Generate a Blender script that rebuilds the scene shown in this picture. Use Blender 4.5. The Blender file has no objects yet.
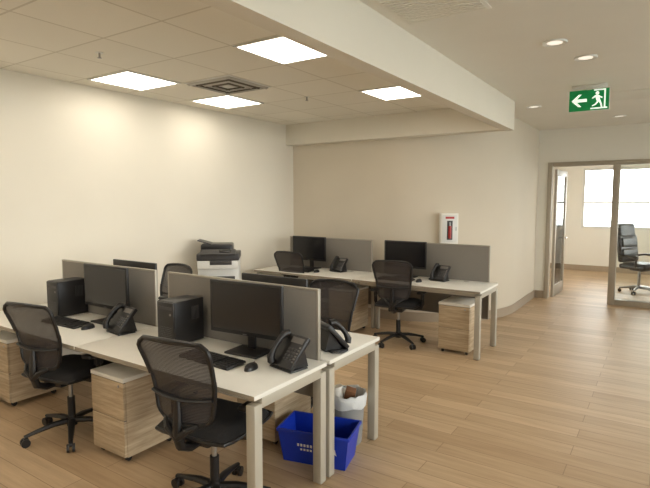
import bpy, bmesh, math, random
from mathutils import Vector, Matrix, Euler
random.seed(3)
S=bpy.context.scene
S.view_settings.view_transform='Standard'
S.view_settings.look='None'
S.view_settings.exposure=0.35
R=math.radians

# ------------------------------------------------------------------ materials
def srgb(r,g,b):
    def f(c):
        c/=255.0
        return c/12.92 if c<=0.04045 else ((c+0.055)/1.055)**2.4
    return (f(r),f(g),f(b),1)
def newmat(name):
    m=bpy.data.materials.new(name); m.use_nodes=True
    nt=m.node_tree; b=nt.nodes['Principled BSDF']
    return m,nt,b
def mat(name,col,rough=.5,metal=0,spec=.5,noise=0,nscale=20,bump=0,emit=0,ecol=None):
    m,nt,b=newmat(name)
    b.inputs['Base Color'].default_value=col
    b.inputs['Roughness'].default_value=rough
    b.inputs['Metallic'].default_value=metal
    b.inputs['Specular IOR Level'].default_value=spec
    if emit:
        b.inputs['Emission Color'].default_value=ecol or col
        b.inputs['Emission Strength'].default_value=emit
    if noise or bump:
        tc=nt.nodes.new('ShaderNodeTexCoord'); n=nt.nodes.new('ShaderNodeTexNoise')
        n.inputs['Scale'].default_value=nscale; n.inputs['Detail'].default_value=4
        nt.links.new(tc.outputs['Object'],n.inputs['Vector'])
        if noise:
            cr=nt.nodes.new('ShaderNodeValToRGB')
            cr.color_ramp.elements[0].position=.3; cr.color_ramp.elements[1].position=.7
            cr.color_ramp.elements[0].color=tuple(c*(1-noise) for c in col[:3])+(1,)
            cr.color_ramp.elements[1].color=tuple(min(1,c*(1+noise)) for c in col[:3])+(1,)
            nt.links.new(n.outputs['Fac'],cr.inputs['Fac'])
            nt.links.new(cr.outputs['Color'],b.inputs['Base Color'])
        if bump:
            bp=nt.nodes.new('ShaderNodeBump'); bp.inputs['Strength'].default_value=bump
            bp.inputs['Distance'].default_value=.003
            nt.links.new(n.outputs['Fac'],bp.inputs['Height'])
            nt.links.new(bp.outputs['Normal'],b.inputs['Normal'])
    return m
M={}
M['wall']=mat('wall_paint_cream',srgb(226,219,204),.8,noise=.015,nscale=2,bump=.05)
M['wallb']=mat('wall_paint_beige',srgb(213,202,183),.8,noise=.015,nscale=2,bump=.05)
M['white']=mat('wall_paint_white',srgb(238,235,226),.8,noise=.01,nscale=2)
M['ceilw']=mat('ceiling_paint',srgb(232,228,218),.85,noise=.01,nscale=3)
M['base']=mat('baseboard_taupe',srgb(168,152,132),.5,noise=.03)
M['frame']=mat('door_frame_taupe',srgb(172,162,146),.45,noise=.02)
M['desk']=mat('desk_laminate',srgb(227,223,213),.38,noise=.02,nscale=8)
M['deskedge']=mat('desk_edge',srgb(150,140,124),.5)
M['leg']=mat('desk_frame_metal',srgb(178,171,156),.4,metal=.1)
M['screen']=mat('divider_fabric',srgb(128,122,114),.9,noise=.08,nscale=200,bump=.3)
M['screenrail']=mat('divider_rail',srgb(165,158,145),.4,metal=.4)
M['blk']=mat('black_plastic',srgb(24,22,22),.42,noise=.05)
M['blk2']=mat('black_plastic_satin',srgb(34,32,32),.35)
M['lcd']=mat('lcd_panel',srgb(20,19,22),.22,spec=.6)
M['key']=mat('keycap',srgb(32,30,30),.5)
M['fab']=mat('seat_fabric',srgb(28,26,26),.9,noise=.15,nscale=150,bump=.4)
M['grey']=mat('grey_plastic',srgb(110,106,102),.5)
M['lgrey']=mat('light_grey_plastic',srgb(188,184,176),.45)
M['mgrey']=mat('bin_grey_plastic',srgb(142,142,140),.45)
M['wplast']=mat('white_plastic',srgb(224,223,218),.4)
M['dgrey']=mat('dark_grey_plastic',srgb(62,60,60),.45)
M['blue']=mat('blue_plastic',srgb(20,52,170),.35,noise=.05)
M['bag']=mat('bin_liner',srgb(214,216,216),.3,bump=.8,nscale=40)
M['paper']=mat('paper',srgb(235,230,220),.8)
M['brown']=mat('cardboard',srgb(120,80,50),.8)
M['tgrille']=mat('vent_slot_dark',srgb(96,88,76),.7)
M['metal']=mat('brushed_metal',srgb(170,168,165),.3,metal=.9)
M['red']=mat('red_enamel',srgb(170,40,34),.35)
M['green']=mat('exit_green',srgb(0,120,62),.4,emit=.25,ecol=srgb(0,140,70))
M['exitw']=mat('exit_white',srgb(240,250,240),.4,emit=.6,ecol=srgb(240,255,240))
M['panel']=mat('led_panel_diffuser',(1,1,1,1),.5,emit=6.4,ecol=(1.0,.925,.80,1))
M['lamp']=mat('downlight_lens',(1,1,1,1),.5,emit=.6,ecol=(1,.9,.75,1))
M['leather']=mat('black_leather',srgb(22,21,22),.35,bump=.2,nscale=60)
M['snow']=mat('exterior_ground_mat',srgb(170,176,176),.9,noise=.05,nscale=.1)
M['tabletop']=mat('conference_table_top',srgb(120,84,58),.3,noise=.1)

# mesh fabric: see-through weave
m,nt,b=newmat('chair_mesh_fabric')
b.inputs['Base Color'].default_value=srgb(56,50,48); b.inputs['Roughness'].default_value=.8
tr=nt.nodes.new('ShaderNodeBsdfTransparent'); mx=nt.nodes.new('ShaderNodeMixShader')
tc=nt.nodes.new('ShaderNodeTexCoord'); wv=nt.nodes.new('ShaderNodeTexWave'); wv.bands_direction='Z'
wv.inputs['Scale'].default_value=40
mr=nt.nodes.new('ShaderNodeMapRange'); mr.inputs['To Min'].default_value=.8; mr.inputs['To Max'].default_value=.98
nt.links.new(tc.outputs['Object'],wv.inputs['Vector']); nt.links.new(wv.outputs['Fac'],mr.inputs['Value'])
nt.links.new(mr.outputs['Result'],mx.inputs['Fac']); nt.links.new(tr.outputs[0],mx.inputs[1]); nt.links.new(b.outputs[0],mx.inputs[2])
nt.links.new(mx.outputs[0],nt.nodes['Material Output'].inputs['Surface'])
M['mesh']=m
# glass
m,nt,b=newmat('clear_glass')
tr=nt.nodes.new('ShaderNodeBsdfTransparent'); tr.inputs[0].default_value=(.95,.97,.96,1)
gl=nt.nodes.new('ShaderNodeBsdfGlossy'); gl.inputs['Roughness'].default_value=.02
fr=nt.nodes.new('ShaderNodeFresnel'); mx=nt.nodes.new('ShaderNodeMixShader')
nt.links.new(fr.outputs[0],mx.inputs['Fac']); nt.links.new(tr.outputs[0],mx.inputs[1]); nt.links.new(gl.outputs[0],mx.inputs[2])
nt.links.new(mx.outputs[0],nt.nodes['Material Output'].inputs['Surface'])
M['glass']=m
# wood (pedestals)
def wood(name,c1,c2,sc=(1.5,1.5,22)):
    m,nt,b=newmat(name)
    tc=nt.nodes.new('ShaderNodeTexCoord'); mp=nt.nodes.new('ShaderNodeMapping'); mp.inputs['Scale'].default_value=sc
    n=nt.nodes.new('ShaderNodeTexNoise'); n.inputs['Scale'].default_value=2.2; n.inputs['Detail'].default_value=6; n.inputs['Roughness'].default_value=.65
    cr=nt.nodes.new('ShaderNodeValToRGB'); cr.color_ramp.elements[0].position=.32; cr.color_ramp.elements[1].position=.68
    cr.color_ramp.elements[0].color=c1; cr.color_ramp.elements[1].color=c2
    nt.links.new(tc.outputs['Object'],mp.inputs[0]); nt.links.new(mp.outputs[0],n.inputs['Vector'])
    nt.links.new(n.outputs['Fac'],cr.inputs['Fac']); nt.links.new(cr.outputs[0],b.inputs['Base Color'])
    b.inputs['Roughness'].default_value=.5
    return m
M['oak']=wood('oak_laminate',srgb(154,132,104),srgb(200,180,150))
# floor planks
m,nt,b=newmat('vinyl_plank_floor')
tc=nt.nodes.new('ShaderNodeTexCoord')
br=nt.nodes.new('ShaderNodeTexBrick'); br.offset=.37; br.inputs['Scale'].default_value=1
br.inputs['Brick Width'].default_value=1.22; br.inputs['Row Height'].default_value=.152
br.inputs['Mortar Size'].default_value=.0022; br.inputs['Mortar Smooth'].default_value=.3; br.inputs['Bias'].default_value=0
br.inputs['Color1'].default_value=srgb(180,152,118); br.inputs['Color2'].default_value=srgb(201,174,140); br.inputs['Mortar'].default_value=srgb(142,116,88)
mp=nt.nodes.new('ShaderNodeMapping'); mp.inputs['Scale'].default_value=(1.2,16,1)
n=nt.nodes.new('ShaderNodeTexNoise'); n.inputs['Scale'].default_value=1.6; n.inputs['Detail'].default_value=7; n.inputs['Roughness'].default_value=.65
cr=nt.nodes.new('ShaderNodeValToRGB'); cr.color_ramp.elements[0].position=.3; cr.color_ramp.elements[1].position=.7
cr.color_ramp.elements[0].color=(.82,.79,.76,1); cr.color_ramp.elements[1].color=(1.08,1.08,1.08,1)
mm=nt.nodes.new('ShaderNodeMix'); mm.data_type='RGBA'; mm.blend_type='MULTIPLY'; mm.inputs[0].default_value=1
nt.links.new(tc.outputs['Object'],br.inputs['Vector']); nt.links.new(tc.outputs['Object'],mp.inputs[0]); nt.links.new(mp.outputs[0],n.inputs['Vector'])
nt.links.new(n.outputs['Fac'],cr.inputs['Fac']); nt.links.new(br.outputs['Color'],mm.inputs[6]); nt.links.new(cr.outputs[0],mm.inputs[7])
nt.links.new(mm.outputs[2],b.inputs['Base Color']); b.inputs['Roughness'].default_value=.42; b.inputs['Specular IOR Level'].default_value=.42
M['floor']=m
# ceiling tile
T=.63; TX=-4.34; TY=3.20
m,nt,b=newmat('acoustic_ceiling_tile')
tc=nt.nodes.new('ShaderNodeTexCoord'); mp=nt.nodes.new('ShaderNodeMapping'); mp.inputs['Location'].default_value=(-(TX-T/2),-(TY-T/2),0)
br=nt.nodes.new('ShaderNodeTexBrick'); br.offset=0; br.inputs['Scale'].default_value=1
br.inputs['Brick Width'].default_value=T; br.inputs['Row Height'].default_value=T; br.inputs['Mortar Size'].default_value=.009
br.inputs['Mortar Smooth'].default_value=.2
br.inputs['Color1'].default_value=srgb(232,227,215); br.inputs['Color2'].default_value=srgb(236,231,219); br.inputs['Mortar'].default_value=srgb(210,203,188)
n=nt.nodes.new('ShaderNodeTexNoise'); n.inputs['Scale'].default_value=90
bp=nt.nodes.new('ShaderNodeBump'); bp.inputs['Strength'].default_value=.3; bp.inputs['Distance'].default_value=.004
nt.links.new(tc.outputs['Object'],mp.inputs[0]); nt.links.new(mp.outputs[0],br.inputs['Vector']); nt.links.new(br.outputs['Color'],b.inputs['Base Color'])
nt.links.new(tc.outputs['Object'],n.inputs['Vector']); nt.links.new(n.outputs['Fac'],bp.inputs['Height']); nt.links.new(bp.outputs[0],b.inputs['Normal'])
b.inputs['Roughness'].default_value=.9
M['tile']=m

# ------------------------------------------------------------------ mesh builder
class B:
    def __init__(s,name): s.name=name; s.bm=bmesh.new(); s.mats=[]
    def mi(s,k):
        if k not in s.mats: s.mats.append(k)
        return s.mats.index(k)
    def absorb(s,tb,k,mx=None):
        if mx is not None: bmesh.ops.transform(tb,matrix=mx,verts=tb.verts)
        i=s.mi(k); vm={}
        for v in tb.verts: vm[v]=s.bm.verts.new(v.co)
        for f in tb.faces:
            try:
                nf=s.bm.faces.new([vm[v] for v in f.verts]); nf.material_index=i; nf.smooth=True
            except ValueError: pass
        tb.free()
    def box(s,c,d,k,bev=0,rot=None,seg=2,taper=None):
        tb=bmesh.new(); bmesh.ops.create_cube(tb,size=1)
        for v in tb.verts:
            v.co=Vector((v.co.x*d[0],v.co.y*d[1],v.co.z*d[2]))
            if taper and v.co.z<0: v.co.x*=taper; v.co.y*=taper
        if bev: bmesh.ops.bevel(tb,geom=list(tb.edges),offset=bev,segments=seg,affect='EDGES',profile=.5)
        mx=Matrix.Translation(c)
        if rot: mx=mx@Euler([R(a) for a in rot]).to_matrix().to_4x4()
        s.absorb(tb,k,mx)
    def bb(s,x0,x1,y0,y1,z0,z1,k,bev=0):
        s.box(((x0+x1)/2,(y0+y1)/2,(z0+z1)/2),(x1-x0,y1-y0,z1-z0),k,bev)
    def cyl(s,p1,p2,r1,k,r2=None,seg=16):
        p1=Vector(p1);p2=Vector(p2); r2=r1 if r2 is None else r2
        d=p2-p1; tb=bmesh.new()
        bmesh.ops.create_cone(tb,cap_ends=True,cap_tris=False,segments=seg,radius1=r1,radius2=r2,depth=d.length)
        q=Vector((0,0,1)).rotation_difference(d.normalized())
        s.absorb(tb,k,Matrix.Translation((p1+p2)/2)@q.to_matrix().to_4x4())
    def sph(s,c,r,k,sc=(1,1,1)):
        tb=bmesh.new(); bmesh.ops.create_uvsphere(tb,u_segments=16,v_segments=10,radius=r)
        s.absorb(tb,k,Matrix.Translation(c)@Matrix.Diagonal((*sc,1)))
    def tube(s,pts,r,k,closed=False,seg=8,flat=1.0):
        pts=[Vector(p) for p in pts]; n=len(pts); rings=[]
        up=Vector((0,0,1)); tb=bmesh.new(); prev=None
        for i,p in enumerate(pts):
            a=pts[(i-1)%n] if (closed or i>0) else p
            c=pts[(i+1)%n] if (closed or i<n-1) else p
            t=(c-a).normalized()
            if prev is None:
                x=t.orthogonal().normalized() if abs(t.dot(up))>.95 else t.cross(up).normalized()
            else:
                x=(prev-t*prev.dot(t)).normalized()
            prev=x; y=t.cross(x)
            rr=r[i] if isinstance(r,(list,tuple)) else r
            rings.append([tb.verts.new(p+x*rr*math.cos(2*math.pi*j/seg)+y*rr*flat*math.sin(2*math.pi*j/seg)) for j in range(seg)])
        m=n if closed else n-1
        for i in range(m):
            A=rings[i];C=rings[(i+1)%n]
            for j in range(seg): tb.faces.new([A[j],A[(j+1)%seg],C[(j+1)%seg],C[j]])
        if not closed:
            tb.faces.new(rings[0][::-1]); tb.faces.new(rings[-1])
        s.absorb(tb,k)
    def grid(s,f,nu,nv,k,th=0):
        tb=bmesh.new(); g=[[tb.verts.new(f(i/nu,j/nv)) for j in range(nv+1)] for i in range(nu+1)]
        for i in range(nu):
            for j in range(nv): tb.faces.new([g[i][j],g[i+1][j],g[i+1][j+1],g[i][j+1]])
        s.absorb(tb,k)
    def lathe(s,prof,k,c=(0,0,0),seg=28):
        tb=bmesh.new(); rs=[]
        for r,z in prof:
            rs.append([tb.verts.new((c[0]+r*math.cos(2*math.pi*j/seg),c[1]+r*math.sin(2*math.pi*j/seg),c[2]+z)) for j in range(seg)])
        for i in range(len(rs)-1):
            for j in range(seg): tb.faces.new([rs[i][j],rs[i][(j+1)%seg],rs[i+1][(j+1)%seg],rs[i+1][j]])
        s.absorb(tb,k)
    def poly(s,pts,k,ext=None):
        tb=bmesh.new(); f=tb.faces.new([tb.verts.new(p) for p in pts])
        if ext:
            r=bmesh.ops.extrude_face_region(tb,geom=[f])
            bmesh.ops.translate(tb,verts=[v for v in r['geom'] if isinstance(v,bmesh.types.BMVert)],vec=ext)
            bmesh.ops.recalc_face_normals(tb,faces=tb.faces)
        s.absorb(tb,k)
    def done(s,loc=(0,0,0),rz=0):
        me=bpy.data.meshes.new(s.name); s.bm.to_mesh(me); s.bm.free()
        for k in s.mats: me.materials.append(M[k])
        me.set_sharp_from_angle(angle=R(38))
        o=bpy.data.objects.new(s.name,me); S.collection.objects.link(o)
        o.location=loc; o.rotation_euler=(0,0,R(rz)); return o
def inst(o,loc,rz=0):
    n=bpy.data.objects.new(o.name.split('.')[0],o.data); S.collection.objects.link(n)
    n.location=loc; n.rotation_euler=(0,0,R(rz)); return n

# ------------------------------------------------------------------ room shell
XL=-4.92; YB=6.5; ZT=2.85; ZR=2.88; XR=3.0; YR=-3.0; YD=9.4
b=B('floor'); b.bb(XL-.12,XR+.12,YR-.12,13.9,-.1,0,'floor'); b.done()
b=B('ceiling'); b.bb(XL-.1,-1.66,YR,YB,ZT,ZT+.1,'tile'); b.done()
b=B('ceiling_corridor'); b.bb(-1.66,XR,YR,YB+.02,ZR,ZR+.1,'ceilw'); b.bb(-4.0,XR,YB+.02,YD,ZR,ZR+.1,'ceilw'); b.done()
b=B('ceiling_meeting_room'); b.bb(-3.1,XR,YD+.1,13.8,2.85,2.95,'white'); b.done()
b=B('trim_bulkhead'); b.bb(-1.69,-1.57,YR,YB,2.54,3.0,'wall'); b.bb(XL,-1.69,6.32,YB,2.54,3.0,'wall'); b.done()
b=B('wall_left'); b.bb(XL-.12,XL,YR,YB+.1,0,3,'wall'); b.done()
def polywall(name,pts,z0,z1,th,k):
    P=[Vector((p[0],p[1],0)) for p in pts]; n=len(P); off=[]
    for i in range(n):
        d=(P[min(i+1,n-1)]-P[max(i-1,0)]).normalized(); off.append(P[i]+Vector((-d.y,d.x,0))*th)
    b=B(name)
    for i in range(n-1):
        q=[P[i],P[i+1],off[i+1],off[i]]
        lo=[v+Vector((0,0,z0)) for v in q]; hi=[v+Vector((0,0,z1)) for v in q]
        b.poly(lo[::-1],k); b.poly(hi,k)
        b.poly([lo[0],lo[1],hi[1],hi[0]],k); b.poly([lo[2],lo[3],hi[3],hi[2]],k)
    b.poly([P[0]+Vector((0,0,z0)),P[0]+Vector((0,0,z1)),off[0]+Vector((0,0,z1)),off[0]+Vector((0,0,z0))],k)
    b.poly([P[-1]+Vector((0,0,z0)),off[-1]+Vector((0,0,z0)),off[-1]+Vector((0,0,z1)),P[-1]+Vector((0,0,z1))],k)
    bmesh.ops.remove_doubles(b.bm,verts=b.bm.verts,dist=.0005)
    return b.done()
CX,CY,CR=-3.35,8.0,1.5
def arc(r): return [(CX+r*math.sin(t),CY-r*math.cos(t)) for t in [math.pi/2*i/24 for i in range(25)]]
polywall('wall_back',[(XL,YB)]+arc(CR)+[(CX+CR,YD)],0,3.0,.12,'wallb')
polywall('baseboard_back',[(XL+.015,YB-.012)]+arc(CR+.012)+[(CX+CR+.012,YD-.012)],0,.13,.010,'base')
b=B('baseboard_left'); b.bb(XL,XL+.012,YR,YB-.015,0,.13,'base'); b.done()
b=B('wall_door'); b.bb(CX+CR,-1.69,YD,YD+.1,0,3,'white'); b.bb(-1.69,XR,YD,YD+.1,2.33,3,'white'); b.bb(2.2,XR,YD,YD+.1,0,2.33,'white'); b.done()
b=B('trim_door_frame')
b.bb(-1.69,-1.62,YD-.02,YD+.12,0,2.33,'frame',.003)
b.bb(-.72,-.62,YD-.02,YD+.12,0,2.26,'frame',.003)
b.bb(-1.62,2.2,YD-.02,YD+.12,2.26,2.33,'frame',.003)
b.bb(2.13,2.2,YD-.02,YD+.12,0,2.26,'frame',.003)
b.bb(-.62,2.13,YD-.01,YD+.11,0,.09,'frame',.003)
b.done()
b=B('window_1'); b.bb(-.62,2.13,YD+.045,YD+.055,.09,2.26,'glass')
b.done()
# door leaf, swung in
b=B('door_1')
W,H=.88,2.22
b.bb(0,.09,-.02,.02,.01,H,'frame',.002); b.bb(W-.09,W,-.02,.02,.01,H,'frame',.002)
b.bb(.09,W-.09,-.02,.02,H-.1,H,'frame',.002); b.bb(.09,W-.09,-.02,.02,.01,.2,'frame',.002)
b.bb(.09,W-.09,-.004,.004,.2,H-.1,'glass')
for sy in (-1,1):
    b.cyl((W-.045,0,1.0),(W-.045,sy*.06,1.0),.01,'metal'); b.cyl((W-.045,sy*.06,1.0),(W-.16,sy*.06,1.0),.009,'metal')
b.done((-1.585,YD+.14,0),88)
# meeting room
b=B('wall_meeting_left'); b.bb(-3.2,-3.1,YD+.1,13.8,0,3,'white'); b.done()
b=B('wall_meeting_window')
b.bb(-3.1,XR,13.7,13.85,0,1.02,'white'); b.bb(-3.1,XR,13.7,13.85,2.45,3,'white'); b.bb(-3.1,-1.68,13.7,13.85,1.02,2.45,'white'); b.bb(1.9,XR,13.7,13.85,1.02,2.45,'white')
b.done()
b=B('baseboard_meeting'); b.bb(-3.1,XR,13.685,13.7,0,.13,'base'); b.done()
b=B('window_2')
b.bb(-1.68,1.9,13.72,13.80,1.02,1.07,'wplast'); b.bb(-1.68,1.9,13.72,13.80,2.40,2.45,'wplast')
for x in (-1.68,-.98,-.2,.8,1.85): b.bb(x,x+.05,13.72,13.80,1.07,2.40,'wplast')
b.bb(-1.63,1.85,13.74,13.78,1.62,1.66,'wplast'); b.bb(-1.63,1.85,13.755,13.765,1.07,2.40,'glass'); b.done()
b=B('baseboard_door'); b.bb(CX+CR+.015,-1.69,YD-.012,YD,0,.13,'base'); b.done()
# rear + right walls (right wall carries windows)
b=B('wall_rear'); b.bb(XL,XR,YR-.12,YR,0,3,'wall'); b.done()
b=B('wall_right')
b.bb(XR,XR+.12,YR,13.8,0,.8,'wall'); b.bb(XR,XR+.12,YR,13.8,2.6,3,'wall')
ws=[(-2.6,.2),(.5,3.4),(3.8,6.6),(7.0,9.1),(9.9,13.2)]
ys=[YR]+[v for w in ws for v in w]+[13.8]
for i in range(0,len(ys),2): b.bb(XR,XR+.12,ys[i],ys[i+1],.8,2.6,'wall')
b.done()
for i,(y0,y1) in enumerate(ws):
    b=B('window_%d'%(i+3))
    for z in (.8,2.55): b.bb(XR+.02,XR+.1,y0,y1,z,z+.05,'wplast')
    for y in (y0,(y0+y1)/2-.025,y1-.05): b.bb(XR+.02,XR+.1,y,y+.05,.85,2.55,'wplast')
    b.bb(XR+.055,XR+.065,y0,y1,.85,2.55,'glass'); b.done()
b=B('exterior_ground'); b.bb(-80,80,14.5,160,-4.2,-4,'snow'); b.bb(3.6,80,-60,14.5,-4.2,-4,'snow'); b.done()

# ------------------------------------------------------------------ ceiling fixtures
def panel(x,y):
    b=B('led_ceiling_panel'); 
    for sx,sy,dx,dy in ((-.293,0,.022,.608),(.293,0,.022,.608),(0,-.293,.564,.022),(0,.293,.564,.022)):
        b.box((sx,sy,-.004),(dx,dy,.01),'wplast')
    b.box((0,0,-.002),(.564,.564,.006),'panel')
    return b.done((x,y,ZT-.002))
P=panel(TX,TY)
for i,j in ((3,0),(0,2),(3,3),(0,-3),(3,-3),(0,-6),(3,-6),(1,-8)): inst(P,(TX+i*T,TY+j*T,ZT-.002))
inst(P,(-1.2,11.4,ZT-.004)); inst(P,(1.2,11.4,ZT-.004))  # two unseen panels added over the meeting room to brighten it
b=B('ceiling_air_vent'); 
b.box((0,0,-.003),(.61,.61,.006),'wplast',.002)
for i,h in enumerate((.27,.215,.16,.105)):
    for q in (-1,1):
        b.box((0,q*h,-.012),(2*h+.03,.030,.012),'tgrille' if i%2 else 'lgrey',rot=(q*25,0,0)); b.box((q*h,0,-.012),(.030,2*h+.03,.012),'tgrille' if i%2 else 'lgrey',rot=(0,-q*25,0))
b.box((0,0,-.014),(.12,.12,.006),'lgrey',.002)
b.done((TX+T,TY+T,ZT-.002))
b=B('ceiling_return_grille'); b.box((0,0,-.004),(.55,.55,.008),'ceilw',.002)
for i in range(14): b.box((0,-.24+i*.037,-.010),(.5,.022,.004),'ceilw')
G=b.done((-1.22,3.0,ZR-.001)); inst(G,(-.44,6.8,ZR-.001))
b=B('downlight'); b.lathe([(.052,-.004),(.085,-.012),(.09,-.004),(.09,0)],'wplast'); b.lathe([(.0001,-.004),(.055,-.005)],'lamp'); b.cyl((0,0,-.003),(0,0,0),.08,'wplast')
D=b.done((-.75,4.25,ZR))
for x,y in ((-.61,4.83),(-1.45,6.97),(-.6,8.4),(.6,4.8),(.8,2.0),(-.5,1.0),(.8,7.2)): inst(D,(x,y,ZR))
b=B('sprinkler_head'); b.cyl((0,0,-.004),(0,0,0),.03,'wplast'); b.cyl((0,0,-.04),(0,0,-.004),.008,'metal'); b.cyl((0,0,-.044),(0,0,-.04),.016,'metal')
K=b.done((-3.75,2.45,ZT)); inst(K,(-3.4,4.75,ZT))

# exit sign
b=B('exit_sign')
b.box((0,0,.155),(.36,.09,.03),'wplast',.004); b.box((0,0,.128),(.05,.03,.03),'wplast')
b.box((0,0,0),(.42,.022,.25),'wplast',.004); b.box((0,0,0),(.41,.03,.235),'green',.003)
y=-.0165; e=(0,-.002,0)
def fp(pts,k='exitw'): b.poly([(p[0],y,p[1]) for p in pts],k,e)
fp([(-.18,0),(-.105,.07),(-.075,.07),(-.125,.017),(-.02,.017),(-.02,-.017),(-.125,-.017),(-.075,-.07),(-.105,-.07)])
fp([(.02,-.105),(.19,-.105),(.19,-.09),(.02,-.09)]); fp([(.155,-.09),(.17,-.09),(.17,.1),(.155,.1)]); fp([(.05,.1),(.17,.1),(.17,.112),(.05,.112)])
b.cyl((.085,y,.07),(.085,y-.002,.07),.019,'exitw')
fp([(.06,.045),(.095,.05),(.12,-.015),(.085,-.025)]); fp([(.06,.045),(.03,.02),(.038,.01),(.07,.03)]); fp([(.095,.048),(.14,.02),(.135,.008),(.095,.03)])
fp([(.085,-.02),(.105,-.02),(.075,-.06),(.035,-.075),(.035,-.062),(.062,-.05)]); fp([(.1,-.018),(.12,-.015),(.135,-.055),(.14,-.088),(.125,-.088),(.118,-.055)])
o=b.done((-.71,6.0,2.726)); o.scale=(.9,.9,.9)

# fire extinguisher cabinet on curved wall
b=B('fire_extinguisher_cabinet')
b.box((0,0,0),(.24,.10,.42),'white',.006)
b.box((0,-.052,0),(.20,.008,.37),'wplast',.003); b.box((0,-.057,-.02),(.075,.004,.26),'dgrey')
b.box((0,-.057,.15),(.12,.004,.03),'red'); b.cyl((0,-.058,-.13),(0,-.058,.04),.022,'red'); b.cyl((0,-.06,.04),(0,-.06,.09),.010,'metal')
b.box((.085,-.058,0),(.012,.012,.05),'metal')
th=math.asin(.87/1.5)
b.done((CX+(CR+.052)*math.sin(th),CY-(CR+.052)*math.cos(th),1.31),math.degrees(th))

# ------------------------------------------------------------------ office chair
def chair_mesh():
    b=B('office_chair')
    b.cyl((0,0,.07),(0,0,.14),.036,'blk',.03)
    for i in range(5):
        a=R(90+72*i+12); c,s_=math.cos(a),math.sin(a)
        b.tube([(c*.02,s_*.02,.105),(c*.12,s_*.12,.105),(c*.22,s_*.22,.088),(c*.31,s_*.31,.07)],[.027,.024,.019,.014],'blk',flat=.8)
        b.cyl((c*.3,s_*.3,.05),(c*.3,s_*.3,.08),.009,'blk2')
        tx,ty=-s_,c
        for q in (-1,1):
            o=.018*q; x0,y0=c*.305+tx*o,s_*.305+ty*o
            b.cyl((x0-tx*.008,y0-ty*.008,.029),(x0+tx*.008,y0+ty*.008,.029),.029,'blk2',seg=18)
        b.box((c*.3,s_*.3,.05),(.03,.03,.02),'blk2',.004,rot=(0,0,math.degrees(a)))
    b.cyl((0,0,.13),(0,0,.28),.026,'blk'); b.cyl((0,0,.27),(0,0,.42),.015,'metal')
    b.box((0,-.02,.425),(.17,.26,.05),'blk',.012)
    b.cyl((.08,.03,.425),(.2,.05,.42),.006,'blk'); b.box((.215,.05,.42),(.05,.022,.01),'blk',.003)
    # seat : contoured cushion
    def seat(z0,crown,down):
        def f(u,v):
            x=(u*2-1); y=(v*2-1)
            px=x*.245*(1-.09*abs(y)**5); py=y*.235*(1-.07*abs(x)**5)
            z=z0+crown*((1-abs(x)**5)*(1-abs(y)**5))**.5*(1 if not down else -1)
            if not down: z+=.012*abs(x)**2-.018*max(0,y)**3
            return (px,py+.02,z)
        return f
    b.grid(seat(.475,.055,False),16,16,'fab'); b.grid(seat(.475,.03,True),16,16,'blk')
    b.tube([(x,y,.475) for x,y in [(seat(.475,0,False)(u,v)[0],seat(.475,0,False)(u,v)[1]) for u,v in
        [(i/8,0) for i in range(8)]+[(1,i/8) for i in range(8)]+[(1-i/8,1) for i in range(8)]+[(0,1-i/8) for i in range(8)]]],.012,'blk',closed=True)
    # back
    def hw(t): 
        w=.170+.062*t**.8
        if t>.88: w-= .05*((t-.88)/.12)**2.2
        if t<.12: w-= .03*((.12-t)/.12)**2
        return w
    def bp(s_,t):
        z=.565+.455*t-.012*abs(s_)**2*(1 if t>.5 else -1)
        y=-.262-.085*t+.03*math.sin(math.pi*min(1,t*1.15))+.035*s_*s_
        return Vector((s_*hw(t),y,z))
    b.grid(lambda u,v:bp(u*2-1,v),18,22,'mesh')
    ol=[bp(-1+2*i/14,0) for i in range(14)]+[bp(1,i/20) for i in range(20)]+[bp(1-2*i/14,1) for i in range(14)]+[bp(-1,1-i/20) for i in range(20)]
    b.tube(ol,.0125,'blk',closed=True)
    # lumbar bar and spine
    b.tube([bp(-1+2*i/10,.3)+Vector((0,-.015,0)) for i in range(11)],.016,'blk',flat=.6)
    b.tube([(0,-.12,.42),(0,-.2,.42),(0,-.262,.45),(0,-.285,.52),bp(0,0)+Vector((0,-.022,0)),bp(0,.15)+Vector((0,-.022,0)),bp(0,.3)+Vector((0,-.018,0))],[.03,.032,.03,.028,.026,.022,.016],'blk',flat=.8)
    for q in (-1,1):
        b.tube([Vector((0,-.285,.5)),Vector((q*.06,-.29,.55)),bp(q*.75,.0)+Vector((0,-.01,0))],[.02,.018,.014],'blk')
        # arms
        b.tube([(q*.08,.0,.44),(q*.2,.0,.435),(q*.265,.0,.45),(q*.285,.0,.49),(q*.285,-.005,.60)],[.018,.018,.018,.017,.015],'blk',flat=1.3)
        b.box((q*.285,.0,.585),(.035,.06,.06),'blk2',.008)
        b.box((q*.28,.02,.632),(.085,.25,.03),'blk2',.012,seg=3)
    return b
C1=chair_mesh().done((-2.03,1.94,0),7)
for x,y,rz in ((-3.53,1.98,10),(-4.26,3.28,176),(-2.27,3.28,184),(-4.12,5.62,0),(-2.58,5.46,10)): inst(C1,(x,y,0),rz)

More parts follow.
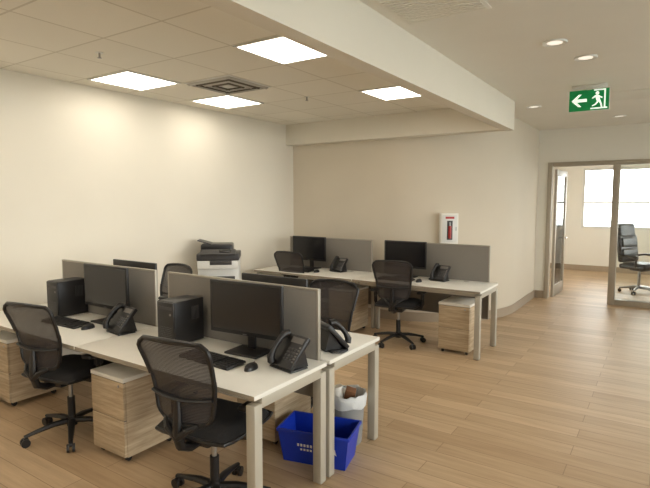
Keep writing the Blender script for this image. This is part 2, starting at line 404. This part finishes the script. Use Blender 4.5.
# ------------------------------------------------------------------ desks
def desk(w,d,ends=(-1,1)):
    b=B('office_desk')
    b.box((0,0,.7275),(w,d,.025),'desk',.003)
    b.box((0,-d/2+.0005,.7275),(w-.006,.002,.021),'deskedge')
    for q in (-1,1):
        x=q*(w/2-.032)
        if q in ends:
            for p in (-1,1): 
                b.box((x,p*(d/2-.032),.345),(.058,.058,.68),'leg',.004)
                b.cyl((x,p*(d/2-.032),0),(x,p*(d/2-.032),.008),.02,'dgrey')
            b.box((x,0,.687),(.058,d-.12,.055),'leg',.004)
        else:
            b.box((x,d/2-.05,.345),(.045,.045,.68),'leg',.004); b.cyl((x,d/2-.05,0),(x,d/2-.05,.008),.02,'dgrey')
            b.box((x,0,.695),(.04,d-.14,.035),'leg',.003)
    b.box((0,d/2-.05,.69),(w-.13,.03,.045),'leg',.003); b.box((0,-d/2+.09,.69),(w-.13,.03,.045),'leg',.003)
    b.cyl((w*.28,d/2-.09,.7395),(w*.28,d/2-.09,.743),.03,'lgrey')
    return b
W=1.565
DR=desk(W,.645,(1,)).done((-2.413,2.1525,0)); DL=desk(W,.645,(-1,)).done((-3.985,2.1525,0))
inst(DL,(-2.413,2.8275,0),180); inst(DR,(-3.985,2.8275,0),180)
desk(W,.68,(1,)).done((-2.35,5.64,0)); desk(W,.68,(-1,)).done((-3.92,5.64,0))
def divider(w,z0):
    b=B('desk_divider_screen'); b.bb(-w/2,w/2,-.011,.011,z0,1.158,'screen',.003)
    b.bb(-w/2,w/2,-.013,.013,1.158,1.17,'screenrail',.002)
    for q in (-1,1): b.bb(q*w/2-.006,q*w/2+.006,-.013,.013,z0,1.17,'screenrail',.002)
    return b
d1=divider(1.34,.5).done((-2.37,2.49,0)); divider(1.27,.5).done((-3.83,2.49,0))
d2=divider(1.36,.3).done((-2.36,5.995,0)); inst(d2,(-3.91,5.995,0))

# pedestals
def ped():
    b=B('mobile_pedestal'); w,d,h=.35,.43,.52
    b.bb(-w/2,w/2,-d/2+.02,d/2,.04,.04+h-.02,'oak',.003)
    b.bb(-w/2-.003,w/2+.003,-d/2-.002,d/2+.002,.54,.568,'desk',.004)
    b.bb(-w/2+.003,w/2-.003,-d/2,-d/2+.019,.045,.285,'oak',.002); b.bb(-w/2+.003,w/2-.003,-d/2,-d/2+.019,.29,.535,'oak',.002)
    for z in (.287,.537): b.bb(-w/2+.003,w/2-.003,-d/2+.006,-d/2+.02,z-.003,z+.003,'tgrille')
    b.cyl((w/2-.05,-d/2-.003,.51),(w/2-.05,-d/2,.51),.009,'metal')
    for sx in (-1,1):
        for sy in (-1,1):
            x,y=sx*(w/2-.04),sy*(d/2-.05); b.cyl((x-.01,y,.02),(x+.01,y,.02),.02,'blk'); b.bb(x-.012,x+.012,y-.012,y+.012,.02,.042,'blk')
    return b
PD=ped().done((-2.985,2.13,0))
inst(PD,(-4.555,2.16,0)); inst(PD,(-1.88,5.6,0)); inst(PD,(-3.40,5.68,0)); inst(PD,(-2.33,2.84,0),180); inst(PD,(-3.5,2.84,0),180)

# ------------------------------------------------------------------ desk equipment
ZD=.7405
def monitor():
    b=B('computer_monitor'); w,h=.56,.335; zc=.285
    b.box((0,0,zc),(w,.022,h),'blk',.005); b.box((0,-.0115,zc+.006),(w-.03,.002,h-.042),'lcd')
    b.box((0,.02,zc),(w*.55,.03,h*.6),'blk2',.012); b.box((.0,-.013,zc-h/2+.009),(.03,.002,.005),'grey')
    b.box((0,.055,.17),(.06,.02,.30),'blk2',.006,rot=(4,0,0)); b.box((0,.035,.26),(.09,.04,.09),'blk2',.006)
    b.box((0,.03,.008),(.25,.19,.014),'blk2',.006,seg=3)
    return b
MO=monitor().done((-2.14,2.33,ZD),4)
for x,y,rz in ((-3.60,2.335,0),(-2.17,2.64,180),(-3.66,2.64,180),(-2.66,5.80,0),(-4.12,5.80,0)): inst(MO,(x,y,ZD),rz)
def tower():
    b=B('desktop_computer'); w,d,h=.17,.25,.29
    b.box((0,0,h/2+.004),(w,d,h),'blk',.006)
    b.box((0,-d/2-.004,h/2+.004),(w-.01,.01,h-.01),'blk2',.004)
    for i in range(7): b.box((0,-d/2-.0095,.05+i*.012),(w-.05,.002,.004),'dgrey')
    b.box((0,-d/2-.0095,.25),(w-.04,.002,.02),'dgrey'); b.cyl((.05,-d/2-.012,.21),(.05,-d/2-.008,.21),.008,'grey')
    for i in range(6): b.box((w/2+.0005,.02+i*.012,.2),(.002,.005,.09),'dgrey')
    for sx in (-1,1):
        for sy in (-1,1): b.cyl((sx*.06,sy*.1,0),(sx*.06,sy*.1,.005),.01,'dgrey')
    return b
TW=tower().done((-2.71,2.31,ZD)); inst(TW,(-4.16,2.345,ZD))
def keyboard():
    b=B('keyboard'); b.box((0,0,.011),(.43,.15,.014),'blk',.004,rot=(3,0,0))
    for r in range(6):
        for c in range(21):
            if c in (15,): continue
            if r==0 and 3<c<10:
                if c==6: b.box((-.2+6.5*.0195,-.06,.0185),(.11,.015,.007),'key',.002)
                continue
            b.box((-.2+c*.0195+(0.004 if c>15 else 0),-.06+r*.0225,.019+r*.0011),(.0165,.017,.007),'key')
    return b
KB=keyboard().done((-2.22,2.115,ZD),-3)
for x,y,rz in ((-3.84,2.14,2),(-2.2,2.86,180),(-3.7,2.86,180),(-2.66,5.55,0),(-4.12,5.55,0)): inst(KB,(x,y,ZD),rz)
b=B('computer_mouse')
b.grid(lambda u,v:(.031*math.cos(2*math.pi*u)*math.cos(v*math.pi/2)**.6,.055*math.sin(2*math.pi*u)*math.cos(v*math.pi/2)**.6,.034*math.sin(v*math.pi/2)**.9),20,8,'blk')
b.box((0,.03,.031),(.006,.018,.01),'grey',.002)
MS=b.done((-1.92,2.13,ZD),8)
for x,y,rz in ((-3.56,2.15,5),(-2.5,2.86,180),(-2.37,5.56,0),(-3.83,5.56,0)): inst(MS,(x,y,ZD),rz)
def phone():
    b=B('desk_phone'); t=48
    rot=Euler((R(t),0,0)).to_matrix()
    def L(x,y,z): v=rot@Vector((x,y,z)); return (v.x,v.y-.06,v.z+.02)
    b.box(L(0,.1,0),(.20,.21,.03),'blk',.008,rot=(t,0,0))
    b.poly([(-.07,-.04,.004),(-.07,.09,.004),(-.07,.055,.13)],'blk2',(.14,0,0))
    b.box((0,.0,.006),(.19,.13,.012),'blk2',.004)
    b.box(L(.035,.17,.016),(.10,.035,.003),'grey',.001,rot=(t,0,0))
    for i in range(4):
        for j in range(3): b.box(L(.01+j*.025,.05+i*.021,.017),(.018,.013,.006),'dgrey',.001,rot=(t,0,0))
    for i in range(6): b.box(L(.085,.04+i*.018,.017),(.012,.009,.005),'grey',rot=(t,0,0))
    b.tube([L(-.06,.005,.026),L(-.06,.02,.048),L(-.06,.06,.058),L(-.06,.1,.06),L(-.06,.14,.058),L(-.06,.18,.048),L(-.06,.195,.026)],[.024,.022,.016,.015,.016,.022,.024],'blk',seg=10)
    pts=[]
    for i in range(90):
        s_=i/89; a=i*1.25
        pts.append((-.11-.03*math.sin(math.pi*s_)+.008*math.cos(a),-.05+.12*s_,.012+.008*math.sin(a)))
    b.tube(pts,.0022,'blk2',seg=5)
    return b
PH=phone().done((-1.76,2.27,ZD),-12)
for x,y,rz in ((-3.26,2.22,-8),(-1.76,2.74,150),(-3.30,2.74,172),(-2.2,5.78,-10),(-3.62,5.78,-8)): inst(PH,(x,y,ZD),rz)

# ------------------------------------------------------------------ printer
b=B('multifunction_printer')
w,d=.56,.56
b.box((0,0,.05),(w-.04,d-.04,.06),'dgrey',.01)
for x in (-.2,.2):
    for y in (-.2,.2): b.cyl((x,y,0),(x,y,.03),.025,'blk')
b.box((0,0,.34),(w,d,.52),'wplast',.01)
for i in range(3):
    b.box((0,-d/2-.004,.16+i*.165),(w-.03,.012,.15),'wplast',.005); b.box((0,-d/2-.011,.19+i*.165),(.2,.004,.022),'dgrey',.002)
b.box((0,.03,.74),(w,d-.06,.28),'wplast',.012)
b.box((.0,-d/2+.02,.72),(w-.1,.03,.14),'dgrey',.005); b.box((0,-d/2+.01,.675),(w-.12,.16,.012),'lgrey',.004)
b.box((0,.0,.93),(w,d,.10),'wplast',.012)
b.box((.04,-.283,.955),(.3,.01,.05),'dgrey',.004)
b.box((0,.0,1.02),(w+.02,d,.08),'dgrey',.015,seg=3)
b.box((0,-.24,1.075),(w-.08,.13,.03),'dgrey',.008,rot=(22,0,0)); b.box((.1,-.25,1.098),(.16,.07,.008),'lcd',.002,rot=(22,0,0))
b.box((-.03,.06,1.11),(w-.12,d-.2,.11),'blk2',.025,seg=3)
b.box((-.2,.04,1.185),(.2,.28,.012),'dgrey',.004,rot=(0,14,0))
o=b.done((-4.55,4.50,0),40); o.scale=(.86,.86,1)

# ------------------------------------------------------------------ bins
b=B('recycling_bin')
def frus(b,w0,d0,w1,d1,h,t,k):
    lo=[(-w0/2,-d0/2,0),(w0/2,-d0/2,0),(w0/2,d0/2,0),(-w0/2,d0/2,0)]; hi=[(-w1/2,-d1/2,h),(w1/2,-d1/2,h),(w1/2,d1/2,h),(-w1/2,d1/2,h)]
    li=[(x*(1-2*t/w0),y*(1-2*t/d0),t) for x,y,z in lo]; hh=[(x*(1-2*t/w1),y*(1-2*t/d1),z) for x,y,z in hi]
    b.poly(lo[::-1],k); b.poly(li,k)
    for i in range(4):
        j=(i+1)%4
        b.poly([lo[i],lo[j],hi[j],hi[i]],k); b.poly([hh[i],hh[j],li[j],li[i]],k); b.poly([hi[i],hi[j],hh[j],hh[i]],k)
HB=.225
frus(b,.42,.22,.48,.28,HB,.006,'blue')
for q in (-1,1):
    b.box((0,q*.142,HB-.008),(.49,.012,.022),'blue',.004); b.box((q*.242,0,HB-.008),(.012,.29,.022),'blue',.004)
yy=lambda zz:-(.11+.03*zz/HB)-.0015
def mark(x,z,r):
    for i in range(3):
        a=R(90+120*i); a2=R(90+120*i+85)
        p=[(x+r*math.cos(a),z+r*math.sin(a)),(x+r*math.cos(a2),z+r*math.sin(a2)),(x+.6*r*math.cos(a2),z+.6*r*math.sin(a2)),(x+.6*r*math.cos(a),z+.6*r*math.sin(a))]
        b.poly([(u,yy(v),v) for u,v in p],'paper',(0,-.001,0))
mark(.13,.11,.033)
for i in range(6): b.box((-.10+i*.022,yy(.13),.13),(.013,.002,.018),'paper',rot=(7,0,0))
for i in range(4): b.box((-.08+i*.022,yy(.10),.10),(.013,.002,.013),'paper',rot=(7,0,0))
b.done((-1.83,2.69,.001),14)
b=B('waste_bin')
b.lathe([(.0001,.004),(.098,.0),(.105,.01),(.125,.30),(.132,.30),(.132,.315),(.122,.315),(.10,.02),(.0001,.012)],'mgrey')
random.seed(9)
tb=bmesh.new(); rs=[]
for (r,z,jit) in ((.131,.245,.004),(.137,.262,.006),(.139,.30,.005),(.134,.325,.006),(.118,.318,.006),(.10,.26,.01),(.06,.22,.01),(.001,.21,0)):
    rs.append([tb.verts.new(((r+random.uniform(-jit,jit))*math.cos(2*math.pi*j/30),(r+random.uniform(-jit,jit))*math.sin(2*math.pi*j/30),z+random.uniform(-jit,jit)*1.6)) for j in range(30)])
for i in range(len(rs)-1):
    for j in range(30): tb.faces.new([rs[i][j],rs[i][(j+1)%30],rs[i+1][(j+1)%30],rs[i+1][j]])
b.absorb(tb,'bag')
b.box((.03,-.02,.30),(.07,.05,.12),'brown',.004,rot=(20,15,30)); b.sph((-.04,.03,.29),.045,'paper',(1,1,.8)); b.cyl((-.03,-.04,.24),(-.05,-.05,.36),.032,'paper',.038)
o=b.done((-1.80,2.99,.0)); o.scale=(1,1,1.12)

# ------------------------------------------------------------------ meeting room furniture
b=B('executive_chair')
for i in range(5):
    a=R(72*i+20); c,s_=math.cos(a),math.sin(a)
    b.tube([(0,0,.11),(c*.15,s_*.15,.1),(c*.31,s_*.31,.075)],[.028,.022,.015],'metal'); 
    for q in (-1,1): b.cyl((c*.3-s_*.02*q-s_*.008,s_*.3+c*.02*q+c*.008,.03),(c*.3-s_*.02*q+s_*.008,s_*.3+c*.02*q-c*.008,.03),.03,'blk')
    b.cyl((c*.3,s_*.3,.04),(c*.3,s_*.3,.08),.009,'blk')
b.cyl((0,0,.1),(0,0,.42),.026,'metal'); b.box((0,0,.43),(.2,.25,.04),'blk',.01)
b.box((0,.02,.49),(.52,.50,.09),'leather',.035,seg=4); b.box((0,.03,.53),(.46,.44,.06),'leather',.028,seg=4)
b.box((0,-.25,.80),(.50,.09,.50),'leather',.04,rot=(8,0,0),seg=4); b.box((0,-.30,1.13),(.44,.09,.26),'leather',.042,rot=(8,0,0),seg=4)
b.box((0,-.20,.72),(.42,.06,.16),'leather',.028,rot=(8,0,0),seg=4); b.box((0,-.225,.92),(.42,.06,.18),'leather',.028,rot=(8,0,0),seg=4)
for q in (-1,1):
    b.tube([(q*.2,.1,.45),(q*.28,.12,.5),(q*.29,.12,.66),(q*.29,-.1,.69),(q*.25,-.24,.66)],.018,'blk'); b.box((q*.29,.02,.69),(.07,.26,.035),'leather',.014)
b.done((-.34,10.9,0),-122)
b=B('conference_table'); b.box((0,0,.735),(1.2,2.4,.03),'tabletop',.006)
for y in (-.7,.7): b.box((0,y,.02),(.7,.08,.03),'metal',.006); b.box((0,y,.37),(.1,.08,.70),'metal',.006)
b.done((.85,11.3,0))

# ------------------------------------------------------------------ light
w=bpy.data.worlds.new('World'); S.world=w; w.use_nodes=True
bg=w.node_tree.nodes['Background']; bg.inputs[0].default_value=(1,.985,.97,1); bg.inputs[1].default_value=7.8
def area(name,loc,rot,sx,sy):
    l=bpy.data.lights.new(name,'AREA'); l.shape='RECTANGLE'; l.size=sx; l.size_y=sy; l.energy=1
    l.cycles.is_portal=True
    o=bpy.data.objects.new(name,l); S.collection.objects.link(o); o.location=loc; o.rotation_euler=[R(a) for a in rot]; return o
for i,(y0,y1) in enumerate(ws): area('window_portal',(XR+.14,(y0+y1)/2,1.7),(0,90,0),1.8,y1-y0)
area('window_portal',(.1,13.9,1.73),(-90,0,0),3.6,1.43)

cam=bpy.data.cameras.new('camera'); co=bpy.data.objects.new('camera',cam); S.collection.objects.link(co)
co.location=(0,0,1.7); co.rotation_euler=(R(90-4.93),0,R(33.6)); cam.sensor_width=36; cam.lens=28.3; cam.clip_end=300
S.camera=co
